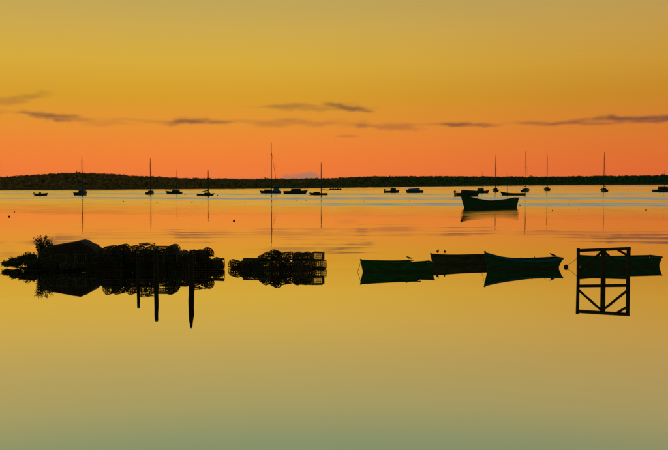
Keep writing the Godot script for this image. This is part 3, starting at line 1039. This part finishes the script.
	shrub(7, 268.0, 0.55, 0.36, 12, 700, 34, 0.3, "smallest shrub at the tip of the mud bank")
	shrub(38, 268.6, 1.6, 0.5, 30, 3400, 35, 0.2, "broad low shrub at the foot of the tallest shrub")
	shrub(58, 269.2, 1.3, 0.55, 26, 2600, 36, 0.2, "low shrub growing against the front of the tarpaulin")

	shrub(50, 270.0, 1.3, 0.95, 30, 3200, 37, 0.4, "bushy shrub between the tallest shrub and the tarpaulin")
	shrub(72, 270.6, 1.4, 0.42, 22, 2200, 38, 0.2, "low straggling shrub before the middle of the tarpaulin")
	# ---- lobster traps
	protos = [null, null]
	var long_g := "traps of the long stack"
	var short_g := "traps of the short stack"
	var px := 101.0
	while px < 222.0:
		var hoops := (px > 112.0 and px < 132.0) or (px > 164.0 and px < 184.0)
		for row in 3:
			var n: int = [3, 3 if hoops else 2, 2][row]
			if px < 111.0 or px > 184.0: n = 2
			if px > 212.0: n = 1
			for lev in n:
				var kind := 1 if rng.randf() < 0.22 else 0
				if lev == 2 and hoops: kind = 0
				var wl: float = [269.6, 267.7, 265.9][row]
				var yaw := rng.randfn() * 0.2 + (PI / 2 if rng.randf() < 0.25 and not hoops else 0.0)
				place_trap(kind, px + rng.randf_range(-2.2, 2.2), wl + rng.randf_range(-0.2, 0.2), lev * 0.97, yaw, rng.randfn() * 0.05, trap_label(kind, lev, n, "the long stack"), long_g)
		px += 10.4
	for row in 2:                                         # more traps stand under the canvas, their lower layers showing below it
		for i in 5:
			place_trap(1 if (i + row) % 3 == 1 else 0, 55 + i * 9.8 + rng.randf_range(-1, 1), [269.4, 266.6][row], 0, rng.randfn() * 0.15, 0.0, "lobster trap showing under the edge of the tarpaulin", "traps under the tarpaulin")
			place_trap(1 if (i + row) % 2 == 1 else 0, 55 + i * 9.8 + rng.randf_range(-1, 1), [269.4, 266.6][row], 0.98, rng.randfn() * 0.15, 0.0, "lobster trap mostly hidden under the tarpaulin", "traps under the tarpaulin")
	# strays lying loose on top and at the end
	for s in [[106.5, 267.4, 1.5, 0.2, 0.15], [208, 267.8, 1.5, 0.25, -0.12]]:
		place_trap(0, s[0], s[1], s[2], s[3], s[4], "round topped lath lobster trap lying askew on top of the long stack", long_g)
	place_trap(1, 219.5, 269.4, 0.25, 0.1, 0.05, "square wire mesh lobster trap tipped against the end of the long stack", long_g)
	px = 235.5
	while px < 328.0:
		for row in 2:
			if row == 0 and (px < 238.0 or px > 314.0): continue
			var n := 2 if row == 1 and px > 262.0 else 1
			for lev in n:
				var kind := 1 if px > 312.0 or (px > 240.0 and rng.randf() < 0.15) else 0
				place_trap(kind, px + rng.randf_range(-1.2, 1.2), [270.0, 268.3][row] + rng.randf_range(-0.15, 0.15), lev * 0.97, rng.randfn() * 0.22, rng.randfn() * 0.05, trap_label(kind, lev, n, "the short stack"), short_g)
		px += 10.3
	for s in [[252, 269.0, 0.3, 1.4, 0.1], [263, 268.8, 0.62, 0.2, 0.1], [275, 268.6, 1.28, 0.3, -0.15], [303, 268.8, 0.95, 1.3, -0.1]]:
		place_trap(0, s[0], s[1], s[2], s[3], s[4], "round topped lath lobster trap lying askew on top of the short stack", short_g)

	for q in [[112, 268.8, 0.86, "rope tangle slumped over the long stack where it meets the tarpaulin"], [147, 269.8, 1.22, "rope tangle heaped on the flat middle of the long stack"], [199, 269.4, 0.86, "rope tangle on the low end of the long stack"], [285, 269.6, 0.46, "rope tangle on the front ledge of the short stack"]]:
		var at := gp(q[0], q[1])
		at.y = q[2]
		var tangle := thing("rope_tangle", at, 0, q[3], "rope")
		var pts := []
		var rr := []
		for i in 90:
			var a := i * 0.42 + rng.randfn() * 0.1
			var r := 0.16 + 0.16 * sin(i * 0.13) + rng.randfn() * 0.02
			pts.append(Vector3(cos(a) * r * 1.3, 0.05 + 0.05 * sin(i * 0.9) + 0.0006 * i, sin(a) * r))
			rr.append(0.014)
		st = begin(true)
		tube(st, pts, rr, 5)
		build(st, "line", M.rope, tangle)
	weed_line(58, 70, 279.2, 279.4, 1, "bright green weed floating before the tarpaulin")
	weed_line(84, 97, 281.2, 280.8, 2, "thin green weed floating between tarpaulin and posts")
	weed_line(138, 152, 287, 286.6, 3, "thin green weed floating between shortest and middle post")
	weed_line(158, 184, 286.0, 284.6, 4, "long thin strand of weed floating between middle and thickest post")
	weed_line(145, 162, 203.6, 203.3, 5, "dark raft of weed floating far out on open water")

	weed_line(43.2, 44.8, 437.5, 437.5, 6, "tiny speck of drift weed floating alone on the nearest water")
	# ---- gulls
	var up := b1.global_transform * hull_top(b1, 0.27, 1.0)
	gull(up, PI * 0.96, 0.62, "gull perched on the rail of the green skiff")
	up = b2.global_transform * hull_top(b2, 0.85, 1.0)
	gull(up, -PI * 0.45, 0.78, "round backed gull perched on the olive brown skiff", "gulls on the olive brown skiff")
	up = b2.global_transform * hull_top(b2, 0.71, 1.0)
	gull(up, -PI * 0.55, 0.78, "round backed gull perched on the olive brown skiff", "gulls on the olive brown skiff")
	up = b3.global_transform * hull_top(b3, 0.05, 0.9)
	gull(up, PI * 0.9, 0.68, "gull standing on the stern of the green dory")

	# ---- boats moored off the spit
	motorboat("motorboat", 41.5, 195.6, 3.6, 0.6, {"hb": 0.19, "hm": 0.15, "hs": 0.16, "console": -0.1, "outboard": 0.8}, "tiny open motorboat moored alone off the highest part of the spit")
	sailboat("sailboat", 81.5, 195, 7.5, 1.42, 10.9, 0.6, {"hull": M.hull_blue, "cover": M.cover, "beam": 0.33}, "sailboat with teal cover moored off the highest part of the spit")
	sailboat("sailboat", 150.3, 194.4, 6.4, 1.5, 10.4, 0.4, {}, "small dark sailboat seen end on, beside a cabin cruiser")
	motorboat("cabin_cruiser", 173.5, 194, 5.2, PI - 0.25, {"hb": 0.17, "hm": 0.13, "hs": 0.13, "house": [-0.15, 0.42, 0.11], "mast": [-1.0, 7.2], "rail": 1}, "low cabin cruiser with a thin pole mast")
	sailboat("catboat", 206, 195.6, 4.6, 0.3, 6.8, 0.65, {"beam": 0.36, "boom_rise": 0.11}, "small sailboat with short mast and lowered boom beside a mooring ball")
	sailboat("sailboat", 270, 193.5, 7.0, PI - 0.3, 15.6, -0.5, {"beam": 0.3, "cockpit_cover": 1, "heavy_stay": -2.6}, "tallest masted sailboat with a blue cockpit cover")
	motorboat("motorboat", 296, 194, 7.3, 0.2, {"hb": 0.15, "hm": 0.12, "hs": 0.12, "house": [0.0, 0.42, 0.085], "rail": 1}, "motorboat with low wheelhouse moored beside the tallest masted sailboat")
	sailboat("sailboat", 318, 195, 5.1, PI - 0.15, 9.0, -0.9, {"beam": 0.28}, "slim low sailboat moored between two motorboat groups")
	motorboat("motorboat", 392.5, 192.7, 4.9, 0.25, {"house": [0.05, 0.36, 0.17], "outboard": 1.5}, "dark motorboat with wheelhouse and outboard beside the blue canopied boat")
	motorboat("motorboat", 414, 192.7, 5.9, PI + 0.15, {"canopy": [0.0, 0.6, 0.14], "hull": M.hull_blue}, "motorboat under a blue canvas canopy")
	motorboat("motorboat", 468, 196, 6.6, 0.15, {"canopy": [0.05, 0.62, 0.13], "canopy_m": M.cabin, "hull": M.hull_dark, "outboard": 1.7}, "dark canopied motorboat with a big outboard just behind the large dory")
	motorboat("motorboat", 482, 193.2, 5.0, 0.25, {"hb": 0.2, "house": [-0.1, 0.4, 0.17], "mast": [0.0, 7.0]}, "small wheelhouse boat with a thin pole mast")
	sailboat("sailboat", 495.5, 191.7, 7.0, 1.52, 12.8, 0.3, {}, "sailboat seen end on, beside the small wheelhouse boat")
	motorboat("launch", 512.5, 195.3, 6.9, PI - 0.1, {"beam": 0.25, "hb": 0.15, "hm": 0.08, "hs": 0.08, "mast": [1.4, 6.4]}, "long low open launch with a thin pole mast")
	sailboat("sailboat", 525.5, 192, 7.2, 1.05, 14.0, 0.6, {"outboard": 1, "lean": Vector3(0.4, 0, -0.4)}, "sailboat with leaning mast and outboard behind the long low launch")
	sailboat("sailboat", 547, 190.8, 7.6, 1.45, 13.4, 0.5, {}, "sailboat seen end on, between leaning masted boat and open water")
	sailboat("sailboat", 604, 191.7, 7.4, 1.5, 13.8, 0.4, {}, "lone sailboat seen end on, off the dark wooded spit")
	motorboat("cabin_cruiser", 662, 192, 6.6, 0.2, {"house": [0.05, 0.5, 0.17], "mast": [0.8, 7.4], "rail": 1}, "cabin cruiser with pole mast off the dark wooded spit")

	# low ledge off the beach
	var ledge := thing("ledge", gp(335.5, 190), 0, "low dark rock ledge awash off the far beach", "rock")
	st = begin(true)
	for k in 5:
		tube(st, [Vector3(-2.4 + k, -0.1, 0), Vector3(-1.9 + k * 0.95, 0.28 + 0.12 * (k % 2), 0.1), Vector3(-1.2 + k * 0.9, 0.05, 0)], [0.4, 0.34, 0.2], 7)
	build(st, "rock", M.rock, ledge)

	# ---- mooring buoys
	for q in [[75, 194], [185, 194], [217.5, 195]]:
		buoy(q[0], q[1] + 0.8, 0.4, "mooring ball floating close to a moored boat off the spit", "mooring balls off the spit")
	for q in [[9.3, 216.7, 0.4], [14.4, 212, 0.3], [123.4, 201.5, 0.4], [192, 202.8, 0.35], [202, 202.5, 0.3], [234, 221, 0.4], [245, 202.2, 0.4], [297, 200.6, 0.35], [306, 200.4, 0.35], [363.6, 202, 0.4], [409.7, 201, 0.3], [157, 202.6, 0.4], [552.4, 210.8, 0.35], [568.6, 205.4, 0.4], [579, 209.4, 0.3], [646, 210.2, 0.42], [516.5, 192, 0.5], [520, 205.9, 0.5]]:
		buoy(q[0], q[1], q[2] * 0.62, "small dark mooring buoy floating alone on open water", "small buoys on open water")

func hull_top(b: Node3D, t: float, side: float) -> Vector3:
	var p: Dictionary = hull_dims[b.name]
	return hull_point(p, t, 1.0, side) + Vector3(0, 0.015, 0)
var hull_dims := {}
